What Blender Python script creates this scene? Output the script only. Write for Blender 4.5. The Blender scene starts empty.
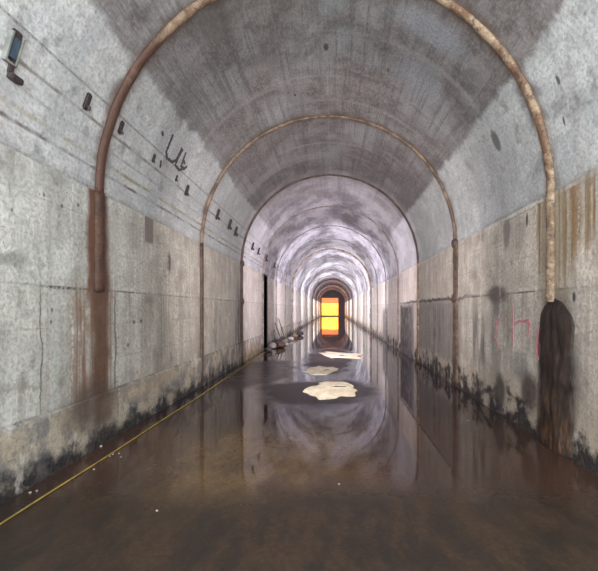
import bpy, bmesh, math, random
from mathutils import Vector, Matrix, noise as mn
random.seed(7)
PI = math.pi
C = bpy.context.scene.collection
sc = bpy.context.scene

# ---------------------------------------------------------------- camera
F = 400.0; VX, VY = 333.0, 309.0           # focal length and vanishing point in pixels of the 598x571 frame
H = 1.58
cam = bpy.data.cameras.new('camera'); co = bpy.data.objects.new('camera', cam); C.objects.link(co)
co.location = (0, 0, H); co.rotation_euler = (PI/2, 0, 0)
cam.lens = F/598*36; cam.sensor_width = 36; cam.clip_end = 300
cam.shift_x = -(VX-299)/598; cam.shift_y = (VY-285.5)/598
sc.camera = co

# ---------------------------------------------------------------- world, lights, exposure
sc.view_settings.view_transform = 'Standard'; sc.view_settings.look = 'None'
sc.view_settings.gamma = 1; sc.view_settings.exposure = 0.4
w = bpy.data.worlds.new('world'); sc.world = w; w.use_nodes = True
w.node_tree.nodes['Background'].inputs[0].default_value = (0.55, 0.66, 0.85, 1)
w.node_tree.nodes['Background'].inputs[1].default_value = 0.6

def area(name, loc, rot, sx, sy, power, col, spread=180):
    l = bpy.data.lights.new(name, 'AREA'); l.shape = 'RECTANGLE'; l.size = sx; l.size_y = sy
    l.energy = power; l.color = col; l.spread = math.radians(spread)
    o = bpy.data.objects.new(name, l); o.location = loc; o.rotation_euler = rot; C.objects.link(o)
    return o
XSIDE = -2.3
FWD = (PI/2, 0, 0)                          # shines down the tunnel, away from the camera
area('rear_fill', (-.1, -4.2, 2.9), FWD, 4.6, 4.6, 760, (0.90, 0.96, 1.0))  # added soft fill from behind the camera, no known source
area('tunnel_fill', (0.2, .9, 2.6), (PI/2+.15, 0, 0), 1.6, 1.2, 75, (1.0, 0.93, 0.86))  # added fill just ahead of the camera, not a real fitting
for yy, pw, cc in ((6.2, 85, (1, .91, .90)), (11.5, 175, (1, .88, .98)), (18, 240, (.93, .86, 1)), (25.5, 310, (.90, .86, 1)),
                   (33, 350, (.90, .88, 1)), (42, 430, (.94, .90, 1)), (54, 700, (1, .95, .98)), (66, 650, (1, .95, .98)), (76, 350, (1, .95, .98))):
    area('tunnel_fill', (-.1, yy, 1.9), (PI/2+.12, 0, 0), 1.4, 1.4, pw, cc)  # unseen fill lights added down the tunnel to brighten the lining
for yy, pw in ((20.0, 60), (25.0, 110), (31.0, 120), (38, 120), (46, 120)):   # added fill from the left to brighten the right wall, no fittings there
    area('side_fill', (XSIDE, yy, 1.3), (PI/2, 0, -PI/2+.35), .8, .8, pw, (1, .95, .98))

# ---------------------------------------------------------------- tunnel section
S = 0.0202
XC = -4.5*S; R = 128.5*S; ZS = H + 66*S      # centre line, radius of the vault, height of its springing
XL, XR = XC-R, XC+R
Y0, Y1 = -4.0, 86.0
def cast(px, py):
    """where the line of sight through a pixel meets the tunnel lining: (surface, u, v, point, inward normal)"""
    dx, dz = (px-VX)/F, (VY-py)/F
    if abs(dx) > 1e-6:
        t = (XL if dx < 0 else XR)/dx
        z = H+dz*t
        if 0 <= z <= ZS:
            return ('L' if dx < 0 else 'R', t, z, Vector((dx*t, t, z)), Vector((1 if dx < 0 else -1, 0, 0)))
    if dz > 0:
        a = dx*dx+dz*dz; b = 2*(-XC*dx+(H-ZS)*dz); c = XC*XC+(H-ZS)**2-R*R
        t = (-b+math.sqrt(b*b-4*a*c))/(2*a)
        x, z = dx*t, H+dz*t
        th = math.atan2(z-ZS, -(x-XC))
        return ('C', t, th*R, Vector((x, t, z)), Vector((XC-x, 0, ZS-z)).normalized())
    t = -H/dz
    return ('F', t, dx*t, Vector((dx*t, t, 0)), Vector((0, 0, 1)))
def floor_pt(px, py, z=0):
    t = (H-z)/((py-VY)/F); return Vector(((px-VX)/F*t, t, z))

RIB0, RSP = 4.58, 3.56                       # first rib and rib spacing
RIBS = [RIB0+k*RSP for k in range(23) if RIB0+k*RSP < 52]

# ---------------------------------------------------------------- node helper
class M:
    def __init__(s, name):
        s.m = bpy.data.materials.new(name); s.m.use_nodes = True; s.t = s.m.node_tree
        s.b = s.t.nodes['Principled BSDF']
    def n(s, typ, **kw):
        x = s.t.nodes.new(typ)
        for k, v in kw.items(): setattr(x, k, v)
        return x
    def L(s, a, b): s.t.links.new(a, b)
    def put(s, sock, v):
        if hasattr(v, 'is_output') or isinstance(v, bpy.types.NodeSocket): s.L(v, sock)
        elif isinstance(v, tuple) and len(v) == 3 and sock.type == 'RGBA': sock.default_value = (*v, 1)
        else: sock.default_value = v
    def math(s, op, a, b=0.0, c=None, clamp=False):
        x = s.n('ShaderNodeMath', operation=op, use_clamp=clamp)
        s.put(x.inputs[0], a); s.put(x.inputs[1], b)
        if c is not None: s.put(x.inputs[2], c)
        return x.outputs[0]
    def mul(s, a, b): return s.math('MULTIPLY', a, b)
    def add(s, a, b): return s.math('ADD', a, b)
    def rng(s, v, a, b, c=0.0, d=1.0, smooth=True):
        x = s.n('ShaderNodeMapRange', interpolation_type='SMOOTHSTEP' if smooth else 'LINEAR')
        s.put(x.inputs['Value'], v)
        for k, q in (('From Min', a), ('From Max', b), ('To Min', c), ('To Max', d)): x.inputs[k].default_value = q
        return x.outputs[0]
    def mix(s, f, a, b, mode='MIX'):
        x = s.n('ShaderNodeMix', data_type='RGBA', blend_type=mode)
        s.put(x.inputs[0], f); s.put(x.inputs[6], a); s.put(x.inputs[7], b)
        return x.outputs[2]
    def vmath(s, op, a, b=None, c=None):
        x = s.n('ShaderNodeVectorMath', operation=op)
        s.put(x.inputs[0], a)
        if b is not None: s.put(x.inputs[1], b)
        if c is not None: s.put(x.inputs[2], c)
        return x
    def noise(s, vec, scale, sx=1, sy=1, det=4, rough=.6, color=False, off=0.0, sz=1):
        q = s.vmath('MULTIPLY_ADD', vec, (sx, sy, sz), (off, off*1.7, off*.3)).outputs[0]
        x = s.n('ShaderNodeTexNoise'); x.inputs['Scale'].default_value = scale
        x.inputs['Detail'].default_value = det; x.inputs['Roughness'].default_value = rough
        s.L(q, x.inputs['Vector'])
        return x.outputs['Color' if color else 'Fac']
    def bump(s, h, dist, strength=1.0):
        x = s.n('ShaderNodeBump'); x.inputs['Distance'].default_value = dist; x.inputs['Strength'].default_value = strength
        s.L(h, x.inputs['Height']); s.L(x.outputs[0], s.b.inputs['Normal'])
    def base(s, col, rough=.7, metal=0.0, spec=.5):
        s.put(s.b.inputs['Base Color'], col); s.put(s.b.inputs['Roughness'], rough)
        s.put(s.b.inputs['Metallic'], metal); s.put(s.b.inputs['Specular IOR Level'], spec)

def lining(name, surf):
    """board-marked concrete: surf is 'L', 'R' or 'C'; UV = (metres along, metres up)"""
    m = M(name)
    uv = m.n('ShaderNodeUVMap').outputs[0]
    dist = m.noise(uv, 2.2, det=5, rough=.65, color=True)
    off = m.vmath('MULTIPLY_ADD', dist, (.16, .26, 0), (-.08, -.13, 0)).outputs[0]
    du = m.vmath('ADD', uv, off).outputs[0]
    sep = m.n('ShaderNodeSeparateXYZ'); m.L(uv, sep.inputs[0]); u, v = sep.outputs[0], sep.outputs[1]
    sepd = m.n('ShaderNodeSeparateXYZ'); m.L(du, sepd.inputs[0]); ud, vd = sepd.outputs[0], sepd.outputs[1]
    big = m.noise(uv, .55, det=4, rough=.6)
    mid = m.noise(uv, 2.6, det=6, rough=.7, off=4)
    fine = m.noise(uv, 26, det=5, rough=.75, off=9)
    streak = m.noise(uv, 1.0, sx=5.5, sy=.45, det=5, rough=.65, off=2)
    streak2 = m.noise(uv, 1.0, sx=17, sy=.55, det=4, rough=.6, off=17)
    board = m.noise(uv, 1.0, sx=.35, sy=13, det=4, rough=.7, off=5)
    # distance to the nearest construction joint / rib
    q = m.math('FRACT', m.math('MULTIPLY_ADD', u, 1/RSP, .5-RIB0/RSP+20))
    rd = m.mul(m.math('ABSOLUTE', m.math('SUBTRACT', q, .5)), RSP)
    jitter = m.math('MULTIPLY_ADD', mid, .35, -.17)
    rdj = m.add(rd, jitter)
    st = {'streak': m.rng(streak, .42, .62), 'streak2': m.rng(streak2, .45, .62), 'mid': m.rng(mid, .42, .62), 'fine': m.rng(fine, .4, .6), 'big': m.rng(big, .42, .6)}
    blot = m.noise(uv, 4, sx=1, sy=.7, det=6, rough=.62, off=21)
    st['blot'] = m.rng(blot, .5, .62)
    state = {}
    def blob(col, u0, v0, ru, rv, s=.8, soft=.35, tex=None, box=False, vec=du):
        a = m.vmath('MULTIPLY_ADD', vec, (1/ru, 1/rv, 0), (-u0/ru, -v0/rv, 0)).outputs[0]
        if box:
            p = m.n('ShaderNodeSeparateXYZ'); m.L(m.vmath('ABSOLUTE', a).outputs[0], p.inputs[0])
            d = m.math('MAXIMUM', p.outputs[0], p.outputs[1])
        else: d = m.vmath('LENGTH', a).outputs['Value']
        f = m.rng(d, 1+soft, 1-soft, 0, s)
        if tex: f = m.mul(f, st[tex])
        state['c'] = m.mix(f, state['c'], col)
    def pb(col, px, py, wx, wy, s=.8, soft=.35, tex=None, box=False, sharp=True):
        """a stain seen at a pixel, half-extents wx, wy in pixels, placed where it sits on the lining"""
        h = cast(px, py)
        if h[0] != surf: return
        u0, v0 = h[1], h[2]
        if surf == 'C':
            ru = wx*u0/F; rv = wy*u0/F
        else:
            ru = wx*u0/abs(px-VX); rv = wy*u0/F
        blob(col, u0, v0, max(ru, .004), max(rv, .004), s, soft, tex, box, uv if sharp else du)
    def line(col, v0, wd, s, u0=-9, u1=200, tex='mid'):
        d = m.math('ABSOLUTE', m.math('SUBTRACT', m.math('MULTIPLY_ADD', fine, .03, v), v0+.015))
        f = m.rng(d, wd*1.4, wd*.3, 0, s)
        if tex: f = m.mul(f, m.add(m.mul(st[tex], .8), .2))
        f = m.mul(f, m.mul(m.rng(u, u0-.1, u0+.1), m.rng(u, u1+.1, u1-.1)))
        state['c'] = m.mix(f, state['c'], col)
    if surf == 'C':
        L0 = .60*R; A = PI*R
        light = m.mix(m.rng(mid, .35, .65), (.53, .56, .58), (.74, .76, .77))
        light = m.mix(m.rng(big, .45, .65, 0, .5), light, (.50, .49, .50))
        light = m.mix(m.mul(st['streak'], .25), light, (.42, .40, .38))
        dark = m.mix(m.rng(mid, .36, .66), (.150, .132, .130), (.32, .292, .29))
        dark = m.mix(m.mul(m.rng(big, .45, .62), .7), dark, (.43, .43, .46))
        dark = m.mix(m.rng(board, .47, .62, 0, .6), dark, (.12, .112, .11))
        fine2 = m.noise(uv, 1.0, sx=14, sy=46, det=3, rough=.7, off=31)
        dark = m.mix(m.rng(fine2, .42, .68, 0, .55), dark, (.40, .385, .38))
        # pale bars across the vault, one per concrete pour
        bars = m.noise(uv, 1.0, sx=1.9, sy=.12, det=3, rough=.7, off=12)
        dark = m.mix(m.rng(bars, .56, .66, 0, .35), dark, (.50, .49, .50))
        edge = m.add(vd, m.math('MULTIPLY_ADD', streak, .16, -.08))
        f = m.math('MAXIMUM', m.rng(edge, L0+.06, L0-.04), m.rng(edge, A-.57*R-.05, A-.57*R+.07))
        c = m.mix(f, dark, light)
        pale = m.noise(uv, 1.0, sx=.42, sy=.75, det=6, rough=.72, off=40)     # sheen on the vault farther in, painted as bright and dark mottling
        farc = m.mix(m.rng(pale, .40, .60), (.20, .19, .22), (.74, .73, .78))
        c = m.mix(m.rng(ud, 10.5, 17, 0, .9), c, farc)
        state['c'] = c
        stain = m.mul(m.rng(rdj, .20, .02, 0, .85), m.rng(u, 18, 9, .15, 1))
        state['c'] = m.mix(stain, state['c'], (.16, .11, .085))
    else:
        if surf == 'L':
            c = m.mix(m.rng(mid, .3, .7), (.51, .53, .50), (.76, .78, .74))
            c = m.mix(m.rng(u, 4.2, 6.5, 0, .85), c, m.mix(m.rng(mid, .35, .65), (.44, .38, .31), (.70, .63, .53)))
        else:
            c = m.mix(m.rng(mid, .3, .7), (.50, .43, .36), (.80, .72, .63))
        state['c'] = c
        c = m.mix(m.mul(st['streak'], .35), c, (.30, .28, .25))
        c = m.mix(m.mul(st['streak2'], .18), c, (.72, .71, .68))
        c = m.mix(m.rng(big, .5, .7, 0, .45), c, (.33, .33, .31))
        # below the lift joint the concrete is darker
        lowc = (.30, .28, .25) if surf == 'R' else (.40, .37, .32)
        low = m.rng(vd, 1.9, 1.72, 0, .45)
        low = m.mul(low, m.add(m.mul(st['streak'], .7), .3))
        c = m.mix(low, c, lowc)
        state['c'] = c
        line((.05, .04, .035), 1.8, .012, .85 if surf == 'R' else .7)
        line((.78, .76, .72), 1.84, .02, .4)
        # formwork lifts
        for vv in (.98, 1.4, 2.25, 2.6): line((.24, .22, .19), vv, .008, .4)
        # rust run-down at the ribs
        stain = m.mul(m.rng(rdj, .26, .04, 0, .85), m.mul(m.rng(u, 22, 8, .35, 1), m.add(m.mul(st['streak2'], .45), .4)))
        state['c'] = m.mix(stain, state['c'], (.17, .085, .045) if surf == 'L' else (.20, .14, .09))
        # damp black growth along the foot of the wall
        foot = m.add(v, m.math('MULTIPLY_ADD', streak, -1.3, .62))
        if surf == 'L':
            state['c'] = m.mix(m.rng(v, .62, .55, 0, .75), state['c'], m.mix(m.rng(m.add(mid, m.mul(blot, .5)), .66, .84), (.52, .44, .32), (.15, .14, .145)))
            state['c'] = m.mix(m.rng(m.add(v, m.add(m.math('MULTIPLY_ADD', mid, -.8, .38), m.math('MULTIPLY_ADD', blot, -.2, .10))), .26, .05, 0, .98), state['c'], (.012, .011, .014))
            line((.07, .06, .05), .6, .02, .8)
        else:
            state['c'] = m.mix(m.rng(v, .8, .4, 0, .4), state['c'], (.50, .38, .27))
            state['c'] = m.mix(m.rng(m.add(v, m.add(m.math('MULTIPLY_ADD', mid, -2.2, 1.02), m.math('MULTIPLY_ADD', blot, -.5, .25))), .34, .02, 0, .98), state['c'], (.018, .012, .013))
    state['c'] = m.mix(m.mul(m.rng(u, 12, 4, .3, 1), m.rng(blot, .54, .70, 0, .5)), state['c'], (.22, .20, .17) if surf != 'C' else (.13, .12, .12))
    state['c'] = m.mix(m.rng(blot, .44, .34, 0, .4 if surf != 'C' else .2), state['c'], (.82, .81, .76) if surf != 'C' else (.42, .42, .44))
    K = (.02, .016, .016)
    if surf == 'L':
        BR = (.16, .06, .03)
        pb(BR, 98, 238, 10, 62, .96, .25, box=True, sharp=False)
        pb((.24, .13, .075), 94, 345, 21, 60, .95, .4, tex='streak2', box=True, sharp=False)
        pb((.26, .15, .09), 90, 350, 15, 62, .7, .4, tex='mid', box=True, sharp=False)
        pb((.13, .06, .03), 101, 345, 8, 70, .95, .4, box=True, sharp=False)
        pb((.09, .06, .045), 92, 405, 26, 22, .8, .5, sharp=False)
        pb((.20, .16, .14), 149, 229, 4, 14, .85, .12, box=True)
        pb((.12, .07, .06), 169, 262, 2, 10, .85, .4)
        pb((.20, .19, .17), 165, 325, 6, 40, .55, .5, tex='streak2', sharp=False)
        pb((.22, .22, .20), 12, 258, 16, 8, .6, .4, sharp=False)
        pb((.22, .22, .20), 58, 335, 12, 18, .45, .6, tex='mid', sharp=False)
        pb((.25, .25, .23), 8, 340, 12, 20, .5, .5, tex='mid', sharp=False)
        pb((.03, .02, .02), 64, 288, 22, 1.6, .9, .4, tex='fine')
        pb((.10, .10, .09), 41, 350, .7, 62, .8, .4, box=True, sharp=False)
        pb((.15, .13, .11), 115, 350, .8, 62, .7, .4, box=True, sharp=False)
        for x, y, h in ((72, 225, 55), (72, 350, 40), (33, 220, 40), (141, 250, 45), (168, 250, 45), (191, 260, 60), (117, 360, 50), (135, 280, 30), (178, 340, 40)):
            pb((.80, .79, .74), x, y, .8, h, .6, .5, tex='fine', box=True, sharp=False)
        for x, y in ((12, 210), (78, 205), (44, 195), (52, 310), (51, 322), (134, 322), (141, 321), (128, 345), (62, 206)):
            pb(K, x, y, 1.2, 2, .7, .5)
        for x, y, a_, b2 in ((20, 300, 10, 12), (50, 240, 9, 5), (150, 300, 5, 4), (145, 345, 5, 6), (128, 318, 3, 5), (165, 360, 9, 10), (182, 300, 4, 30), (60, 370, 12, 10), (25, 395, 18, 12), (215, 330, 6, 30)):
            pb((.24, .22, .19), x, y, a_, b2, .6, .6, tex='blot', sharp=False)
        pb((.62, .50, .36), 150, 385, 30, 9, .5, .6, sharp=False)
        pb((.05, .04, .04), 239, 330, 4, 45, .8, .6, tex='streak', sharp=False)
        pb((.30, .22, .12), 250, 355, 12, 8, .6, .5, sharp=False)
    if surf == 'R':
        DK = (.035, .022, .016)
        pb(DK, 557, 375, 19, 80, .9, .3, sharp=False)
        pb((.30, .05, .07), 540, 345, 3, 17, .75, .4)
        pb((.16, .08, .035), 560, 405, 9, 30, .6, .5, tex='streak2', sharp=False)
        pb((.05, .035, .03), 541, 400, 4, 50, .8, .4, sharp=False)
        for x, w_, y, h in ((572, 7, 215, 48), (585, 5, 215, 40), (541, 3, 225, 50), (593, 3, 205, 30), (563, 4, 230, 55)):
            pb((.26, .14, .04), x, y, w_*1.15, h, .98, .5, tex='streak2', box=True, sharp=False)
        for x, w_, y, h in ((575, 6, 210, 50), (588, 3, 205, 42), (564, 2, 225, 60)):
            pb((.27, .15, .055), x, y, w_, h, .8, .6, sharp=False)
        pb((.30, .24, .15), 553, 235, 12, 60, .6, .5, box=True, sharp=False)
        pb((.22, .19, .18), 507, 232, 4, 16, .8, .3, sharp=False)
        pb(K, 527, 220, 1.2, 6, .8, .4)
        pb(K, 574, 297, 1.6, 5, .9, .35)
        pb((.10, .08, .07), 496, 294, 10, 9, .85, .4, sharp=False)
        pb((.16, .14, .15), 497, 306, 3, 14, .7, .5, sharp=False)
        pb((.13, .12, .12), 481, 338, 10, 26, .9, .5, tex='streak', sharp=False)
        pb((.19, .18, .19), 519, 365, 8, 14, .6, .5, sharp=False)
        pb((.05, .04, .038), 500, 393, 5, 18, .9, .4, sharp=False)
        pb((.06, .04, .035), 529, 392, 8, 20, .9, .4, sharp=False)
        pb((.20, .18, .18), 434, 328, 20, 26, .65, .15, box=True, sharp=False)
        pb((.12, .10, .10), 438, 332, 14, 26, .7, .4, tex='streak2', box=True, sharp=False)
        pb((.03, .022, .022), 406, 329, 6, 24, .97, .15, box=True, sharp=False)
        pb((.10, .09, .09), 411, 330, 3, 24, .7, .35, box=True, sharp=False)
        pb((.08, .07, .07), 385, 326, 2.5, 17, .85, .35, box=True, sharp=False)
        pb((.03, .02, .02), 425, 301, 32, 1.6, .8, .4, sharp=False)
        for x, y, a_, b2 in ((486, 235, 9, 12), (520, 262, 8, 8), (540, 285, 6, 8), (508, 335, 5, 20), (470, 275, 6, 10), (588, 345, 9, 16), (590, 250, 6, 20), (577, 385, 6, 16), (480, 365, 6, 14)):
            pb((.27, .23, .19), x, y, a_, b2, .65, .6, tex='blot', sharp=False)
        line((.78, .76, .73), ZS-.03, .035, .6)
        line((.05, .04, .03), ZS-.06, .01, .55, u1=5.8)
        for x, y, h in ((520, 330, 30), (536, 260, 60), (500, 260, 50), (481, 265, 50), (470, 340, 40), (590, 320, 60), (578, 260, 60)):
            pb((.78, .75, .70), x, y, .9, h, .5, .5, tex='fine', box=True, sharp=False)
    if surf == 'C':
        v_at = lambda px, py: cast(px, py)[2]
        line((.16, .15, .13), v_at(105, 102), .014, .9, tex='fine')
        line((.20, .18, .16), v_at(60, 93), .018, .8, tex='mid')
        line((.30, .25, .10), v_at(60, 135), .026, .8, tex='mid')
        line((.12, .10, .09), v_at(60, 148), .020, .9, tex='mid')
        line((.25, .22, .20), v_at(150, 165), .014, .7, tex='mid')
        line((.30, .28, .27), v_at(150, 180), .016, .7, tex='mid')
        line((.45, .44, .45), .5*PI*R, .02, .35)
        for px, py, wx, wy in ((496, 141, 4, 9), (558, 80, 1.5, 4), (564, 121, 1, 4), (326, 47, 3.5, 2), (388, 70, 2, 1), (295, 95, 1.2, 1)):
            pb((.10, .09, .09) if px == 496 else K, px, py, wx*1.6, wy*1.2, .8, .3)
        pb((.30, .28, .29), 180, 160, 16, 16, .6, .6, tex='mid', sharp=False)
        pb((.35, .39, .43), 340, 15, 45, 22, .6, .6, tex='mid', sharp=False)
        pb((.42, .45, .50), 432, 30, 18, 40, .65, .5, sharp=False)
        pb((.42, .45, .50), 415, 75, 25, 25, .45, .6, sharp=False)
        pb((.10, .09, .085), 215, 20, 25, 25, .5, .6, sharp=False)
        pb((.62, .60, .60), 310, 58, 70, 4, .25, .6, tex='mid', sharp=False)
    if surf == 'C': state['c'] = m.mix(m.rng(ud, 51.6, 52.2, 0, .97), state['c'], (.045, .038, .05))   # unlit stretch before the end wall, its darkness put into the colour
    pit = m.n('ShaderNodeTexVoronoi'); pit.inputs['Scale'].default_value = 9; m.L(uv, pit.inputs['Vector'])
    pits = m.mul(m.rng(pit.outputs['Distance'], .09, .05), m.rng(mid, .55, .6))
    col = m.mix(m.mul(pits, .7), state['c'], (.06, .055, .05))
    col = m.mix(m.rng(fine, .36, .58, .38, 0), col, (.12, .115, .11))
    ro = m.rng(mid, .35, .65, .42, .78)
    m.base(col, ro, 0, .5)
    h = m.add(m.mul(mid, .5), m.mul(fine, .35))
    h = m.add(h, m.mul(board, .45 if surf == 'C' else .12))
    h = m.math('SUBTRACT', h, m.mul(pits, .5))
    m.bump(h, .04, .7)
    return m.m

# ---------------------------------------------------------------- mesh helpers
def obj(name, verts, faces, mat, parent=None, smooth=False, uvs=None):
    me = bpy.data.meshes.new(name); me.from_pydata([tuple(v) for v in verts], [], faces); me.update()
    o = bpy.data.objects.new(name, me); C.objects.link(o)
    if mat: me.materials.append(mat)
    if smooth:
        for p in me.polygons: p.use_smooth = True
    if uvs:
        l = me.uv_layers.new(name='UVMap')
        for p in me.polygons:
            for li in p.loop_indices: l.data[li].uv = uvs[me.loops[li].vertex_index]
    if parent: o.parent = parent
    return o
def bobj(name, bm, mat, parent=None, smooth=False):
    bmesh.ops.recalc_face_normals(bm, faces=bm.faces)
    me = bpy.data.meshes.new(name); bm.to_mesh(me); bm.free()
    o = bpy.data.objects.new(name, me); C.objects.link(o)
    if mat: me.materials.append(mat)
    if smooth:
        for p in me.polygons: p.use_smooth = True
    if parent: o.parent = parent
    return o
def box(bm, x0, x1, y0, y1, z0, z1, bev=0.0):
    r = bmesh.ops.create_cube(bm, size=1)
    for v in r['verts']: v.co = Vector(((x0+x1)/2+v.co.x*(x1-x0), (y0+y1)/2+v.co.y*(y1-y0), (z0+z1)/2+v.co.z*(z1-z0)))
    if bev:
        es = list({e for v in r['verts'] for e in v.link_edges})
        bmesh.ops.bevel(bm, geom=es, offset=bev, segments=2, affect='EDGES')
def struct(o): o['kind'] = 'structure'; return o
def tag(o, label, cat, group=None):
    o['label'] = label; o['category'] = cat
    if group: o['group'] = group
    return o
def empty(name, loc, label, cat, group=None):
    o = bpy.data.objects.new(name, None); o.location = loc; o.empty_display_size = .1; C.objects.link(o)
    return tag(o, label, cat, group)

# ---------------------------------------------------------------- shell
TH = .35
ys = [Y0+i*.5 for i in range(int((Y1-Y0)/.5)+1)]
DY0, DY1, DZ = 15.35, 16.25, 3.0-.12          # doorway in the left wall
def wall(name, x, out, mat, hole=None):
    yy = sorted(set(ys+([hole[0], hole[1]] if hole else []))); zz = [i*ZS/12 for i in range(13)]
    if hole: zz = sorted(set(zz+[hole[2]]))
    V = []; U = []; Fc = []
    for y in yy:
        for z in zz: V.append((x, y, z)); U.append((y, z))
    n = len(zz)
    for i in range(len(yy)-1):
        for j in range(n-1):
            if hole and hole[0]-1e-6 <= yy[i] and yy[i+1] <= hole[1]+1e-6 and zz[j+1] <= hole[2]+1e-6: continue
            a = i*n+j; f = (a, a+n, a+n+1, a+1); Fc.append(f if out < 0 else f[::-1])
    o = struct(obj(name, V, Fc, mat, uvs=U))
    s = o.modifiers.new('thickness', 'SOLIDIFY'); s.thickness = TH; s.offset = -1
    return o
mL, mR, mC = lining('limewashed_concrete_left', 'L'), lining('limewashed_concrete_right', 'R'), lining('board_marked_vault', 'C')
wl = wall('wall_left', XL, -1, mL, (DY0, DY1, DZ))
wr = wall('wall_right', XR, 1, mR)
NA = 72
V = []; U = []; Fc = []
for y in ys:
    for k in range(NA+1):
        th = PI*k/NA; V.append((XC-R*math.cos(th), y, ZS+R*math.sin(th))); U.append((y, th*R))
n = NA+1
for i in range(len(ys)-1):
    for k in range(NA):
        a = i*n+k; Fc.append((a, a+n, a+n+1, a+1))
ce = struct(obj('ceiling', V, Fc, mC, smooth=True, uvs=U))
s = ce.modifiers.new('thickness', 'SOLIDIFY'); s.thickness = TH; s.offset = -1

# floor: wet mud over concrete
m = M('muddy_concrete_floor')
g = m.n('ShaderNodeTexCoord').outputs['Object']
a1 = m.noise(g, .8, det=5); a2 = m.noise(g, 5, det=6, off=3); a3 = m.noise(g, 60, det=3, rough=.7)
c = m.mix(m.rng(a1, .35, .65), (.105, .075, .058), (.075, .068, .064))
c = m.mix(m.rng(a2, .4, .7, 0, .6), c, (.17, .13, .095))
c = m.mix(m.rng(a3, .35, .7, .5, 0), c, (.04, .032, .028))
m.base(c, m.rng(a2, .35, .65, .38, .7), 0, .5)
m.bump(m.add(a2, m.mul(a3, .3)), .02, .6)
struct(obj('floor', [(XL-TH, Y0, 0), (XR+TH, Y0, 0), (XR+TH, 95, 0), (XL-TH, 95, 0), (XL-TH, Y0, -.3), (XR+TH, Y0, -.3), (XR+TH, 95, -.3), (XL-TH, 95, -.3)],
    [(0, 1, 2, 3), (7, 6, 5, 4), (4, 5, 1, 0), (5, 6, 2, 1), (6, 7, 3, 2), (7, 4, 0, 3)], m.m))

# standing water
m = M('murky_brown_water')
g = m.n('ShaderNodeTexCoord').outputs['Object']
a1 = m.noise(g, .7, det=5, off=1); a2 = m.noise(g, 4, sx=1.6, sy=.7, det=6, off=3); a3 = m.noise(g, 1.1, sx=1, sy=.25, det=3); a4 = m.noise(g, 34, det=4, rough=.7)
dv = m.vmath('ADD', g, m.vmath('MULTIPLY_ADD', m.noise(g, 1.2, det=5, rough=.6, color=True), (.9, 1.1, 0), (-.45, -.55, 0)).outputs[0]).outputs[0]
def isl(px, py, wx, wy, s_=1.0, soft=.25):
    p = floor_pt(px, py); rx = wx*p.y/F; ry = (floor_pt(px, py-wy).y-floor_pt(px, py+wy).y)/2
    d = m.vmath('LENGTH', m.vmath('MULTIPLY_ADD', dv, (1/rx, 1/ry, 0), (-p.x/rx, -p.y/ry, 0)).outputs[0]).outputs['Value']
    return m.rng(d, 1+soft, 1-soft, 0, s_)
sp = m.n('ShaderNodeSeparateXYZ'); m.L(dv, sp.inputs[0])
c = m.mix(m.rng(a1, .40, .60), (.085, .046, .032), (.060, .036, .028))
och = m.mul(isl(265, 460, 95, 42, 1, .5), m.rng(a2, .35, .6, .35, .9))
c = m.mix(och, c, (.17, .105, .045))
c = m.mix(m.rng(sp.outputs[1], 5, 7.5), c, (.030, .022, .026))
near = m.rng(m.add(sp.outputs[1], m.mul(a2, .5)), 4.1, 3.3)                              # the film thins out to bare wet silt
c = m.mix(near, c, m.mix(m.rng(a2, .35, .65), (.066, .044, .030), (.038, .030, .025)))
mud = m.math('MAXIMUM', isl(318, 392, 62, 13), m.math('MAXIMUM', isl(330, 358, 24, 12), isl(262, 372, 34, 14, .8)))
c = m.mix(m.mul(mud, .85), c, (.026, .018, .019))
c = m.mix(m.rng(a4, .4, .65, .35, 0), c, (.02, .016, .015))
film = m.math('MAXIMUM', m.mul(near, .30), m.mul(mud, .32))
m.base(c, m.add(film, m.rng(a1, .38, .62, .015, .05)), 0, m.math('SUBTRACT', .5, m.math('MAXIMUM', m.mul(mud, .42), m.mul(near, .34))))
m.b.inputs['IOR'].default_value = 1.37
m.bump(m.add(m.add(m.mul(a2, .25), a3), m.mul(m.mul(a4, film), 2.0)), .010, .13)
wm = m.m
pts = []
random.seed(3)
xs = [XL+.03+(XR-XL-.06)*i/60 for i in range(61)]
for x in xs:
    t = (x-XL)/(XR-XL)
    pts.append((x, 1.2+.35*mn.noise(Vector((x*1.3, .5, 0)))))
V = [(x, y, .014) for x, y in pts]+[(x, 85.7, .014) for x in xs]+[(x, y-.02, .001) for x, y in pts]+[(x, 85.7, .001) for x in xs]
n = 61; Fc = []
for i in range(60):
    Fc += [(i, i+1, n+i+1, n+i), (2*n+i+1, 2*n+i, 3*n+i, 3*n+i+1), (2*n+i, 2*n+i+1, i+1, i), (n+i, n+i+1, 3*n+i+1, 3*n+i)]
Fc += [(0, n, 3*n, 2*n), (n-1, 3*n-1, 4*n-1, 2*n-1)]
tag(obj('floodwater', V, Fc, wm), 'shallow brown floodwater mirroring the vault along the tunnel floor', 'water')

# plinth along the left wall
PW = .03
V = []; U = []; Fc = []
segs = [(Y0, DY0), (DY1, Y1)]
m = mL
for (a, b) in segs:
    i0 = len(V); yy = [a+(b-a)*i/40 for i in range(41)]
    for y in yy:
        for (x, z) in ((XL, 0), (XL+PW, 0), (XL+PW, .585), (XL+PW-.012, .6), (XL, .6)): V.append((x, y, z)); U.append((y, z))
    for i in range(40):
        for j in range(4): k = i0+i*5+j; Fc.append((k, k+1, k+6, k+5))
struct(obj('baseboard_left', V, Fc, mL, uvs=U))

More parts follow.
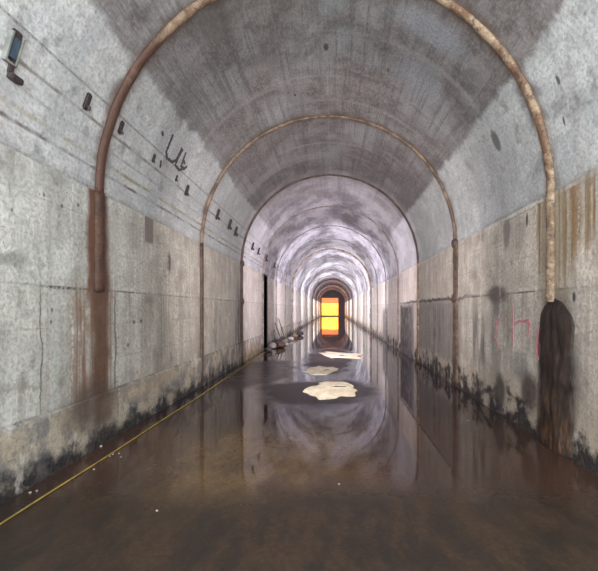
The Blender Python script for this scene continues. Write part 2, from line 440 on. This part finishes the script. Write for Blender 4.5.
# doorway in the left wall: jambs and a dark side chamber
def plain(name, col, rough=.8, col2=None, scale=6, metal=0.0, bump=.01):
    m = M(name); g = m.n('ShaderNodeTexCoord').outputs['Object']
    a = m.noise(g, scale, det=6, rough=.7)
    c = m.mix(m.rng(a, .35, .65), col, col2 or tuple(q*.6 for q in col))
    m.base(c, rough, metal); m.bump(a, bump, .6)
    return m.m
dkc = plain('damp_dark_concrete', (.10, .09, .09))
bm = bmesh.new()
X0 = XL-TH
for b in ((X0-1.3, X0, DY0-.35, DY0-.15, 0, 3.2), (X0-1.3, X0, DY1+.15, DY1+.35, 0, 3.2), (X0-1.5, X0-1.3, DY0-.35, DY1+.35, 0, 3.2), (X0-1.5, X0, DY0-.35, DY1+.35, 3.2, 3.4), (X0-1.5, X0, DY0-.35, DY1+.35, -.2, 0)): box(bm, *b)
struct(bobj('trim_1', bm, dkc))
bm = bmesh.new()
box(bm, XL-.2, XL+.02, DY0-.07, DY0, 0, DZ+.07); box(bm, XL-.2, XL+.02, DY1, DY1+.07, 0, DZ+.07); box(bm, XL-.2, XL+.02, DY0, DY1, DZ, DZ+.07)
struct(bobj('door_1', bm, plain('dark_door_frame', (.05, .04, .045))))

# end wall with the opening, lit chamber beyond
def endx(px): return (px-VX)/F*Y1
OX0, OX1, OZ = endx(321.8), endx(338.2), H+(VY-298)/F*Y1
prof = [(XL, 0), (XL, ZS)]+[(XC-R*math.cos(PI*k/24), ZS+R*math.sin(PI*k/24)) for k in range(1, 24)]+[(XR, ZS), (XR, 0)]
outer = prof
V = [(x, Y1, z) for x, z in outer]+[(OX0, Y1, 0), (OX0, Y1, OZ), (OX1, Y1, OZ), (OX1, Y1, 0)]
N = len(outer); a, b_, c_, d_ = N, N+1, N+2, N+3
Fc = [(0, 1, b_, a)]
mid_i = N//2
for i in range(1, mid_i): Fc.append((i, i+1, b_))
Fc.append((mid_i, c_, b_))
for i in range(mid_i, N-2): Fc.append((i, i+1, c_))
Fc.append((N-2, N-1, d_, c_))
o = struct(obj('wall_back', V, Fc, plain('dark_end_wall_concrete', (.04, .025, .028))))
s = o.modifiers.new('thickness', 'SOLIDIFY'); s.thickness = .3; s.offset = 0
ochre = plain('ochre_chamber_plaster', (.90, .62, .16), col2=(.80, .34, .05), scale=1.1)
bm = bmesh.new()
YB = 92
box(bm, OX0-1.2, OX0-1.0, Y1+.16, YB, 0, 5); box(bm, OX1+1.0, OX1+1.2, Y1+.16, YB, 0, 5)
box(bm, OX0-1.2, OX1+1.2, YB, YB+.2, 0, 5); box(bm, OX0-1.2, OX1+1.2, Y1+.16, YB+.2, 5, 5.2)
struct(bobj('wall_chamber', bm, ochre))
area('chamber_lamp', ((OX0+OX1)/2, 88.5, 4.7), (.25, 0, 0), 2.4, 2.4, 1100, (1, .66, .28))
# header panel and threshold
bm = bmesh.new(); ht = H+(VY-303.5)/F*Y1
box(bm, OX0, OX1, Y1-.05, Y1+.05, ht, OZ)
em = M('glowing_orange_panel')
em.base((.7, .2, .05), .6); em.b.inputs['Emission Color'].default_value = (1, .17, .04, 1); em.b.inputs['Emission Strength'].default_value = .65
t = empty('portal_screen', ((OX0+OX1)/2, Y1, 0), 'glowing orange header and dark sill framing the far lit opening', 'portal')
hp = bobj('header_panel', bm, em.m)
bm = bmesh.new(); box(bm, OX0-.3, OX1+.3, Y1-.5, Y1-.2, .014, .22)
sl = bobj('sill', bm, dkc)
for q in (hp, sl): q.parent = t; q.location = -Vector(t.location)

# ---------------------------------------------------------------- ribs
def rust(name, tan, brown, f0=.42, f1=.6, rough=.4):
    m = M(name); g = m.n('ShaderNodeTexCoord').outputs['Object']
    a = m.noise(g, 3.5, det=6, rough=.65); b = m.noise(g, 40, det=4, rough=.7)
    c = m.mix(m.rng(a, f0, f1), tan, brown)
    b2 = m.noise(g, 11, det=6, rough=.75, off=6)
    c = m.mix(m.rng(b2, .50, .62, 0, .75), c, (.055, .032, .022))
    c = m.mix(m.rng(b2, .42, .34, 0, .5), c, tuple(min(1, q*1.7) for q in tan))
    c = m.mix(m.rng(b, .4, .7, 0, .45), c, (.06, .035, .022))
    m.base(c, m.rng(b, .3, .7, rough-.1, rough+.25), 0, .6)
    m.bump(m.add(m.add(a, b2), m.mul(b, .4)), .025, .8)
    return m.m
rTan = rust('tan_rust_strip', (.27, .18, .12), (.12, .07, .045))
rBand = rust('banded_rust_strip', (.44, .32, .21), (.20, .11, .065))
def band():                                     # red rust on the left haunch of the nearest rib only
    t = rBand.node_tree; nd = t.nodes; b = nd['Principled BSDF']; old = b.inputs['Base Color'].links[0].from_socket
    tc = nd.new('ShaderNodeTexCoord'); sx = nd.new('ShaderNodeSeparateXYZ'); t.links.new(tc.outputs['Object'], sx.inputs[0])
    nz = nd.new('ShaderNodeTexNoise'); nz.inputs['Scale'].default_value = 2.5; nz.inputs['Detail'].default_value = 6; t.links.new(tc.outputs['Object'], nz.inputs['Vector'])
    ad = nd.new('ShaderNodeMath'); ad.operation = 'MULTIPLY_ADD'; t.links.new(nz.outputs['Fac'], ad.inputs[0]); ad.inputs[1].default_value = 2.4; t.links.new(sx.outputs[0], ad.inputs[2])
    mr = nd.new('ShaderNodeMapRange'); t.links.new(ad.outputs[0], mr.inputs['Value'])
    for k_, v_ in (('From Min', -.5), ('From Max', -1.0), ('To Min', 0), ('To Max', 1)): mr.inputs[k_].default_value = v_
    mx = nd.new('ShaderNodeMix'); mx.data_type = 'RGBA'; t.links.new(mr.outputs[0], mx.inputs[0]); t.links.new(old, mx.inputs[6]); mx.inputs[7].default_value = (.080, .034, .020, 1)
    t.links.new(mx.outputs[2], b.inputs['Base Color'])
band()
rRed = rust('red_brown_rust', (.085, .036, .020), (.05, .022, .013), rough=.5)
rBrn = rust('brown_rust', (.11, .07, .055), (.05, .03, .026), rough=.5)
rLeg = rust('brown_leg_rust', (.19, .125, .09), (.075, .045, .034), rough=.45)
rPale = rust('pale_tan_crust', (.42, .32, .215), (.20, .13, .075), .40, .58)
rGrey = rust('grey_rust', (.30, .25, .23), (.15, .11, .10))
def strip(name, path, wd, dp, mat, parent, seed=0):
    """half-round strip following (x, z, inward normal) stations at y = 0"""
    V = []; Fc = []; K = 9
    for i, (x, z, nx, nz) in enumerate(path):
        j = mn.noise(Vector((i*.23, seed*3.1, .5))); k2 = 1+.16*mn.noise(Vector((i*.45, seed*1.7, 8)))
        for k in range(K):
            a = PI*k/(K-1)
            kc = .62+.38*abs(nx)**.7
            yy = -math.cos(a)*wd*k2*kc+.012*j
            d = math.sin(a)*dp*k2*kc-(.004 if k in (0, K-1) else 0)
            V.append((x+nx*d, yy, z+nz*d))
    for i in range(len(path)-1):
        for k in range(K-1): a = i*K+k; Fc.append((a, a+1, a+K+1, a+K))
        Fc.append((i*K+K-1, i*K, (i+1)*K, (i+1)*K+K-1))
    Fc.append(tuple(range(K))[::-1]); e = (len(path)-1)*K; Fc.append(tuple(range(e, e+K)))
    return obj(name, V, Fc, mat, parent, smooth=False)
def smooth_obj(o):
    for p in o.data.polygons: p.use_smooth = len(p.vertices) == 4
    return o
arc = [(XC-R*math.cos(PI*k/96), ZS+R*math.sin(PI*k/96), math.cos(PI*k/96), -math.sin(PI*k/96)) for k in range(97)]
def legp(side, z0):
    x = XL if side < 0 else XR; n = 26
    return [(x, z0+(ZS-z0)*i/n, -side, 0) for i in range(n+1)]
rl = ['rust-brown arched rib nearest the camera with tan highlights and red-brown left leg',
      'second rib from the camera, copper-coloured arch with brown right leg reaching the water',
      'third rib from the camera, with a dark thickened left leg and grey-tan arch',
      'fourth rib from the camera, thin and dark beside the doorway in the left wall']
for k, y in enumerate(RIBS):
    lab = rl[k] if k < 4 else ('thin pale concrete rib spanning the bright middle of the tunnel beyond the doorway' if k != 6 else 'stout pale rib standing out among thinner ribs in the middle of the tunnel')
    t = empty('vault_rib', (0, y, 0), lab, 'tunnel rib', 'ribs arching over the tunnel' if k < 4 else 'pale ribs in the middle of the tunnel')
    am = (rBand, rTan, rBrn)[k] if k < 3 else (rPale if k == 6 else rGrey)
    big_ = k < 6 or k == 6; dpt = .055 if k == 0 else .05 if k < 6 else (.13 if k == 6 else .028)
    smooth_obj(strip('arch_strip', arc, .068 if k == 0 else (.045 if big_ else .025), dpt, am, t, k))
    lw, lm, lz = ((.085, rRed, 1.78), (.07, rBrn, 0.015), (.13, rBrn, 0.015))[k] if k < 3 else (.06 if big_ else .03, rGrey, 0.015)
    l = smooth_obj(strip('leg_strip', legp(-1, lz), lw, dpt, lm, t, k+30))
    if k == 0: l['label'] = 'red-brown left leg'
    legs = {-1: l}
    rw, rm, rz = ((.07, rPale, 1.66), (.14, rLeg, 0.015), (.075, rPale, 0.015))[k] if k < 3 else (.06 if big_ else .03, rGrey, 0.015)
    l = smooth_obj(strip('leg_strip', legp(1, rz), rw, dpt+.004, rm, t, k+60))
    legs[1] = l
    if k == 0: l['label'] = 'pale tan right leg'
    if k in (1, 2):                       # swollen joint collars
        for side, zz in (((1, ZS), (1, 1.8)) if k == 1 else ((-1, 1.8), (-1, ZS))):
            bm = bmesh.new(); x = XL if side < 0 else XR
            bmesh.ops.create_uvsphere(bm, u_segments=14, v_segments=10, radius=1)
            for v in bm.verts:
                n_ = 1+.25*mn.noise(v.co*2+Vector((k, zz, 0)))
                v.co = Vector((x-side*.03+v.co.x*.06*n_, v.co.y*.12*n_, zz+v.co.z*.10*n_))
            bobj('joint_collar', bm, rBrn, legs[side], smooth=True)

# ---------------------------------------------------------------- rust crust at the foot of the right leg
m = M('black_brown_crust'); g = m.n('ShaderNodeTexCoord').outputs['Object']
a = m.noise(g, 5, det=6, rough=.7); s_ = m.noise(g, 1, sx=1, sy=13, sz=3.2, det=6, rough=.75)
zz = m.n('ShaderNodeSeparateXYZ'); m.L(g, zz.inputs[0])
c = m.mix(m.rng(a, .35, .65), (.014, .010, .009), (.040, .024, .018))
c = m.mix(m.mul(m.rng(m.add(zz.outputs[2], m.mul(a, .8)), 1.3, .4), m.rng(s_, .44, .62, 0, .9)), c, (.16, .075, .034))
m.base(c, .6); m.bump(m.add(a, s_), .03, .7)
V = []; Fc = []
ZT, NU, NV = 1.70, 22, 40
def crust_half(z):
    t = z/ZT
    wdt = .315*math.sqrt(max(0, 1-max(0, (t-.78)/.22)**2))
    return wdt*(1+.22*mn.noise(Vector((0, 0, z*3.1)))+.10*mn.noise(Vector((4, 0, z*11))))
for j in range(NV+1):
    z = ZT*j/NV; hw = crust_half(z)+.012
    for i in range(NU+1):
        a_ = -1+2*i/NU
        y = 4.50+a_*hw+.05*mn.noise(Vector((a_*.5, 3, z*4)))
        d = .075*(1-abs(a_)**3.0)*(.6+.4*(1-j/NV))*(1+.6*mn.noise(Vector((a_*5, z*3, 1))))*min(1, (NV-j)/4)
        V.append((XR-max(d, .001), y, z))
for j in range(NV):
    for i in range(NU): a_ = j*(NU+1)+i; Fc.append((a_, a_+1, a_+NU+2, a_+NU+1))
tag(obj('rust_crust', V, Fc, m.m, smooth=True), 'tall black-brown crust with rounded top on right wall under the nearest rib', 'crust')
bpy.context.scene.objects['rust_crust'].modifiers.new('thickness', 'SOLIDIFY').thickness = .004

# ---------------------------------------------------------------- pale patches lying in the water
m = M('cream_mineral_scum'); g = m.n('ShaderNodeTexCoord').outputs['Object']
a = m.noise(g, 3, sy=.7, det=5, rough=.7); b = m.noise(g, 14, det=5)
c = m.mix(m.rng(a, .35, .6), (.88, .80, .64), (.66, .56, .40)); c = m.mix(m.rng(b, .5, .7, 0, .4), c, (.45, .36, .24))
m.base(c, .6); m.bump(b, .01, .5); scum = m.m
def patch(name, outline, label, holes=()):
    """irregular crust: outline and holes in pixels, laid on the water as a 1 cm sheet"""
    pts = [floor_pt(px, py, .02) for px, py in outline]
    c0 = sum(pts, Vector())/len(pts)
    fine_ = []
    for i, p in enumerate(pts):
        q = pts[(i+1) % len(pts)]
        for k in range(5):
            r_ = p.lerp(q, k/5); n_ = Vector((mn.noise(r_*4.1), mn.noise(r_*4.1+Vector((7, 0, 0)))*1.4, 0))*.07; fine_.append(r_+n_)
    hl = [[floor_pt(px, py, .02) for px, py in h] for h in holes]
    bm = bmesh.new(); es = []
    for ring in [fine_]+hl:
        vs = [bm.verts.new((p.x-c0.x, p.y-c0.y, 0)) for p in ring]
        for i in range(len(vs)): es.append(bm.edges.new((vs[i], vs[(i+1) % len(vs)])))
    bmesh.ops.triangle_fill(bm, edges=es, use_beauty=True)
    r = bmesh.ops.extrude_face_region(bm, geom=list(bm.faces))
    for v in [x for x in r['geom'] if isinstance(x, bmesh.types.BMVert)]: v.co.z += .012
    o = bobj(name, bm, scum); o.location = (c0.x, c0.y, .0145)
    return tag(o, label, 'scum patch', 'pale patches on the water')
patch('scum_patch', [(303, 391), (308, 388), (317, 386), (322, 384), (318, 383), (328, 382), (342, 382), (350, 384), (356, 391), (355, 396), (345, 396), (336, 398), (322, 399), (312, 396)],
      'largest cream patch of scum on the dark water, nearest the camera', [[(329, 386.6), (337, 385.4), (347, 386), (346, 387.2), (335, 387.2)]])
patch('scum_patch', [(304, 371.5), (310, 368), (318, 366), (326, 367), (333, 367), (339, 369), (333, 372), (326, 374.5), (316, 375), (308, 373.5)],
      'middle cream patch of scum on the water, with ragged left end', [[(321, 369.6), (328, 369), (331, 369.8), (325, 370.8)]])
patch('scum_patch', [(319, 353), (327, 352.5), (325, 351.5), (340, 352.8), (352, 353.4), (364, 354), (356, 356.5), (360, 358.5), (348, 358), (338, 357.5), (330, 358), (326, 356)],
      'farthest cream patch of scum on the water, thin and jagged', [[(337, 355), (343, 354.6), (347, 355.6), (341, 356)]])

# ---------------------------------------------------------------- yellow rope on the left
m = M('yellow_rope'); g = m.n('ShaderNodeTexCoord').outputs['Object']
a = m.noise(g, 9, det=3); m.base(m.mix(m.rng(a, .35, .65), (.42, .29, .05), (.24, .17, .05)), .7); rope = m.m
cu = bpy.data.curves.new('rope', 'CURVE'); cu.dimensions = '3D'; cu.bevel_depth = .008; cu.bevel_resolution = 2
sp_ = cu.splines.new('POLY'); n = 120; sp_.points.add(n-1)
for i in range(n):
    y = .5+i*.15
    sp_.points[i].co = (-2.40+.022*mn.noise(Vector((y*.5, 0, 0)))+.03*math.sin(y*.3)-.02, y, .023, 1)
ro = bpy.data.objects.new('rope', cu); C.objects.link(ro); cu.materials.append(rope)
dg = bpy.context.evaluated_depsgraph_get(); me = bpy.data.meshes.new_from_object(ro.evaluated_get(dg))
bpy.data.objects.remove(ro); ro = bpy.data.objects.new('rope', me); C.objects.link(ro)
tag(ro, 'thin yellow rope lying straight on the floor along the left wall', 'rope')

# ---------------------------------------------------------------- ribbons that hug the lining (writing)
def frame_at(px, py):
    s = cast(px, py); return s[3], s[4]
def ribbons(name, strokes, wd, mat, label, cat, lift=.004):
    V = []; Fc = []
    for st in strokes:
        pts = []
        for i in range(len(st)-1):
            for k in range(5):
                f = k/5; pts.append((st[i][0]*(1-f)+st[i+1][0]*f, st[i][1]*(1-f)+st[i+1][1]*f))
        pts.append(st[-1]); P = [frame_at(*p) for p in pts]; i0 = len(V)
        for i, (p, nrm) in enumerate(P):
            tg = (P[min(i+1, len(P)-1)][0]-P[max(i-1, 0)][0]).normalized(); sd = tg.cross(nrm).normalized()
            w_ = wd*(.65+.5*abs(math.sin(i*.9+len(V)))) * (.5 if i in (0, len(P)-1) else 1)
            for a_, b_ in ((-1, 1), (1, 1), (1, 0), (-1, 0)): V.append(p+sd*w_*a_+nrm*(lift*b_))
        for i in range(len(P)-1):
            for k in range(4): q = i0+i*4; Fc.append((q+k, q+(k+1) % 4, q+4+(k+1) % 4, q+4+k))
        Fc.append((i0+3, i0+2, i0+1, i0)); e = i0+(len(P)-1)*4; Fc.append((e, e+1, e+2, e+3))
    return tag(obj(name, V, Fc, mat), label, cat)
blk = plain('charcoal_paint', (.05, .04, .05), col2=(.13, .11, .13), scale=30)
pnk = plain('faded_pink_paint', (.58, .16, .22), col2=(.55, .32, .31), scale=22)
ribbons('graffiti', [[(173, 134), (170, 142), (166, 152), (167, 158), (172, 162), (176, 160), (180, 152), (182, 147)],
                     [(183, 149), (178, 158), (175, 165), (179, 170), (185, 168)], [(184, 158), (181, 166), (184, 169), (187, 166)],
                     [(186, 152), (183, 160), (185, 164)], [(161, 160), (160, 168)], [(162, 131), (163, 136)]], .024, blk, 'dark scrawled graffiti high on the left vault beyond the nearest rib', 'graffiti')
ribbons('graffiti', [[(498, 318), (495, 325), (497, 331), (494, 336), (497, 342), (499, 350)], [(500, 318), (497, 326)]], .018, pnk, 'narrow zigzag pink graffiti mark on the lower right wall', 'graffiti')
ribbons('graffiti', [[(513, 306), (513, 325), (513, 348)], [(514, 325), (519, 321), (525, 322)], [(526, 320), (529, 325), (529, 333), (528, 338)], [(524, 321), (529, 320), (531, 328)],
                     [(539, 328), (537, 340), (536, 352), (539, 360)]], .017, pnk, 'faded pink lettering graffiti left of the black crust on right wall', 'graffiti')

# ---------------------------------------------------------------- fittings left on the upper left wall
iron = plain('black_iron', (.03, .022, .03), .6, (.06, .04, .035), 20)
def local(px, py, name, label, cat, group=None):
    p, nrm = frame_at(px, py)
    t = empty(name, p, label, cat, group)
    y = Vector((0, 1, 0)); up = nrm.cross(y)
    if up.z < 0: up = -up
    from mathutils import Matrix
    mt = Matrix((nrm, y, up)).transposed()          # local x = out of the wall, y = along, z = up the wall
    if mt.determinant() < 0: mt = Matrix((nrm, -y, up)).transposed()
    t.rotation_euler = mt.to_euler()
    return t
t = local(11, 46, 'junction_box', 'black open junction box in pale frame at upper left', 'junction box')
bm = bmesh.new(); box(bm, 0, .035, -.045, .045, -.10, .13, .01); bobj('box_body', bm, iron, t)
bm = bmesh.new()
for b in ((0, .045, -.06, -.045, -.12, .10), (0, .045, .045, .06, -.12, .10), (0, .045, -.06, .06, -.135, -.12)): box(bm, *b)
bobj('frame', bm, plain('pale_frame', (.26, .27, .25)), t)
bm = bmesh.new(); box(bm, .035, .042, -.03, .03, -.09, .07, .003); bobj('cover_glass', bm, plain('blue_grey_glass', (.07, .11, .16), .2), t)
t = local(10, 66, 'bracket', 'black bent bracket just under the junction box at upper left', 'bracket')
bm = bmesh.new(); box(bm, 0, .03, -.025, .02, -.06, .06, .006); bobj('plate', bm, iron, t)
bm = bmesh.new(); box(bm, 0, .06, -.02, .10, -.10, -.05, .008); bobj('hook', bm, iron, t)
def hook(px, py, sc_, label, group=None, v=0):
    t = local(px, py, 'cable_hook', label, 'cable hook', group)
    bm = bmesh.new(); box(bm, 0, .03*sc_, -.04*sc_, .04*sc_, -.09*sc_, .09*sc_, .014*sc_); bobj('plate', bm, iron, t)
    bm = bmesh.new()
    pts = [(0, -.04), (.05, -.05), (.06, -.08)]        # stub sticking straight out of the wall, tip turned up
    for i in range(len(pts)-1):
        (x0, z0), (x1, z1) = pts[i], pts[i+1]; d = math.hypot(x1-x0, z1-z0)
        r = bmesh.ops.create_cone(bm, cap_ends=True, segments=8, radius1=.016*sc_, radius2=.012*sc_, depth=d*sc_*1.15)
        an = math.atan2(x1-x0, z1-z0)
        bmesh.ops.transform(bm, matrix=Matrix.Translation(Vector(((x0+x1)/2, 0, (z0+z1)/2))*sc_) @ Matrix.Rotation(an, 4, 'Y'), verts=r['verts'])
    bobj('hook', bm, iron, t)
hook(86, 101, 1.0, 'black iron plate hook on the left vault before the nearest rib')
hook(120, 127, .9, 'black iron hook just right of the nearest rib on left vault')
hook(153, 158, .7, 'small iron hook left of the dark scrawled graffiti')
hook(186, 190, 1.1, 'iron hook under the scrawled graffiti, before the second rib')
hook(176, 178, .6, 'small iron stub directly under the scrawled graffiti')
hook(217, 214, 1.4, 'iron hook just beyond the second rib on the left vault')
for px, py in ((229, 224), (235, 231), (252, 246), (258, 251), (266, 258), (274, 265)):
    hook(px, py, 1.5, 'small dark hook in the far row of hooks beyond the second rib on left', 'far row of cable hooks')

# ---------------------------------------------------------------- debris
def stone(name, p, r, mat, label, group, seed, flat=.6, cat='stone'):
    bm = bmesh.new(); bmesh.ops.create_icosphere(bm, subdivisions=2, radius=1)
    zmin = 9
    for v in bm.verts:
        n_ = 1+.45*mn.noise(v.co*1.3+Vector((seed*2.3, 0, 0)))
        v.co = Vector((v.co.x*r*n_*1.2, v.co.y*r*n_, v.co.z*r*flat*n_))
        zmin = min(zmin, v.co.z)
    for v in bm.verts: v.co.z -= zmin
    o = bobj(name, bm, mat); o.location = p; o.rotation_euler = (0, 0, seed)
    return tag(o, label, cat, group)
grey = plain('grey_rubble', (.30, .27, .24)); white = plain('white_chip', (.50, .46, .42)); drk = plain('dark_rubble', (.06, .05, .05))
grn = plain('dull_green_scrap', (.12, .16, .06)); blu = plain('slate_blue_scrap', (.08, .10, .16)); wood = plain('wet_brown_timber', (.13, .075, .04))
random.seed(11)
sd = 0
for px, py in ((92, 449), (97, 448), (101, 448), (110, 458), (113, 456), (121, 459), (94, 471), (37, 493), (30, 495), (88, 453), (119, 455)):
    sd += 1; p = floor_pt(px, py); p.z = .0135
    stone('concrete_chip', p, .007+.007*random.random(), (grey, white)[sd % 2], 'pale concrete chip scattered beside the yellow rope near the left wall', 'chips beside the rope', sd, cat='chip')
for (px, py, lab) in ((157, 513, 'tiny bright chip alone on the brown floor at lower left'), (468, 422, 'tiny white chip by the right wall foot under pink graffiti'),
                      (339, 486, 'tiny pale chip on the floor near the middle of the tunnel'), (516, 424, 'dark clod at the right wall foot, left of the crust'),
                      (499, 413, 'small grey stone at right wall foot beyond the dark clod')):
    sd += 1; p = floor_pt(px, py); p.z = .0135
    stone('concrete_chip', p, .009 if 'tiny' in lab else .03, white if 'tiny' in lab else drk, lab, None, sd, cat='chip')
# heap by the left wall past the doorway
heap = [(272, 349, .16, grey), (276, 347, .20, drk), (281, 348, .13, wood), (285, 345, .15, grey), (278, 343, .16, drk), (290.5, 341, .13, grey), (295, 338.5, .17, wood), (269, 352, .12, drk), (300, 336, .18, drk), (287, 346, .08, white)]
for px, py, r, mt in heap:
    sd += 1; p = floor_pt(px, py); p.z = .0135
    if p.x-r*1.7 < XL+.05: p.x = XL+.05+r*1.7
    stone('broken_stone', p, r, mt, 'broken stone lump in the heap along left wall past the doorway', 'rubble heap past the doorway', sd, .8, 'stone')
def plank(name, y, z, L, mat, label, lean):
    bm = bmesh.new(); box(bm, -.02, .02, -.09, .09, 0, L, .004); o = bobj(name, bm, mat)
    o.location = (XL+.06+math.sin(lean)*L, y, .03); o.rotation_euler = (0, -lean, .15); return tag(o, label, 'plank')
plank('plank', 18.1, 0, 1.0, blu, 'slate-blue board leaning on left wall in the rubble heap', .35)
plank('plank', 19.3, 0, 1.15, wood, 'brown plank leaning on the left wall behind the blue board', .3)
plank('plank', 20.6, 0, .7, grn, 'short green board leaning on left wall, farthest of the boards', .4)
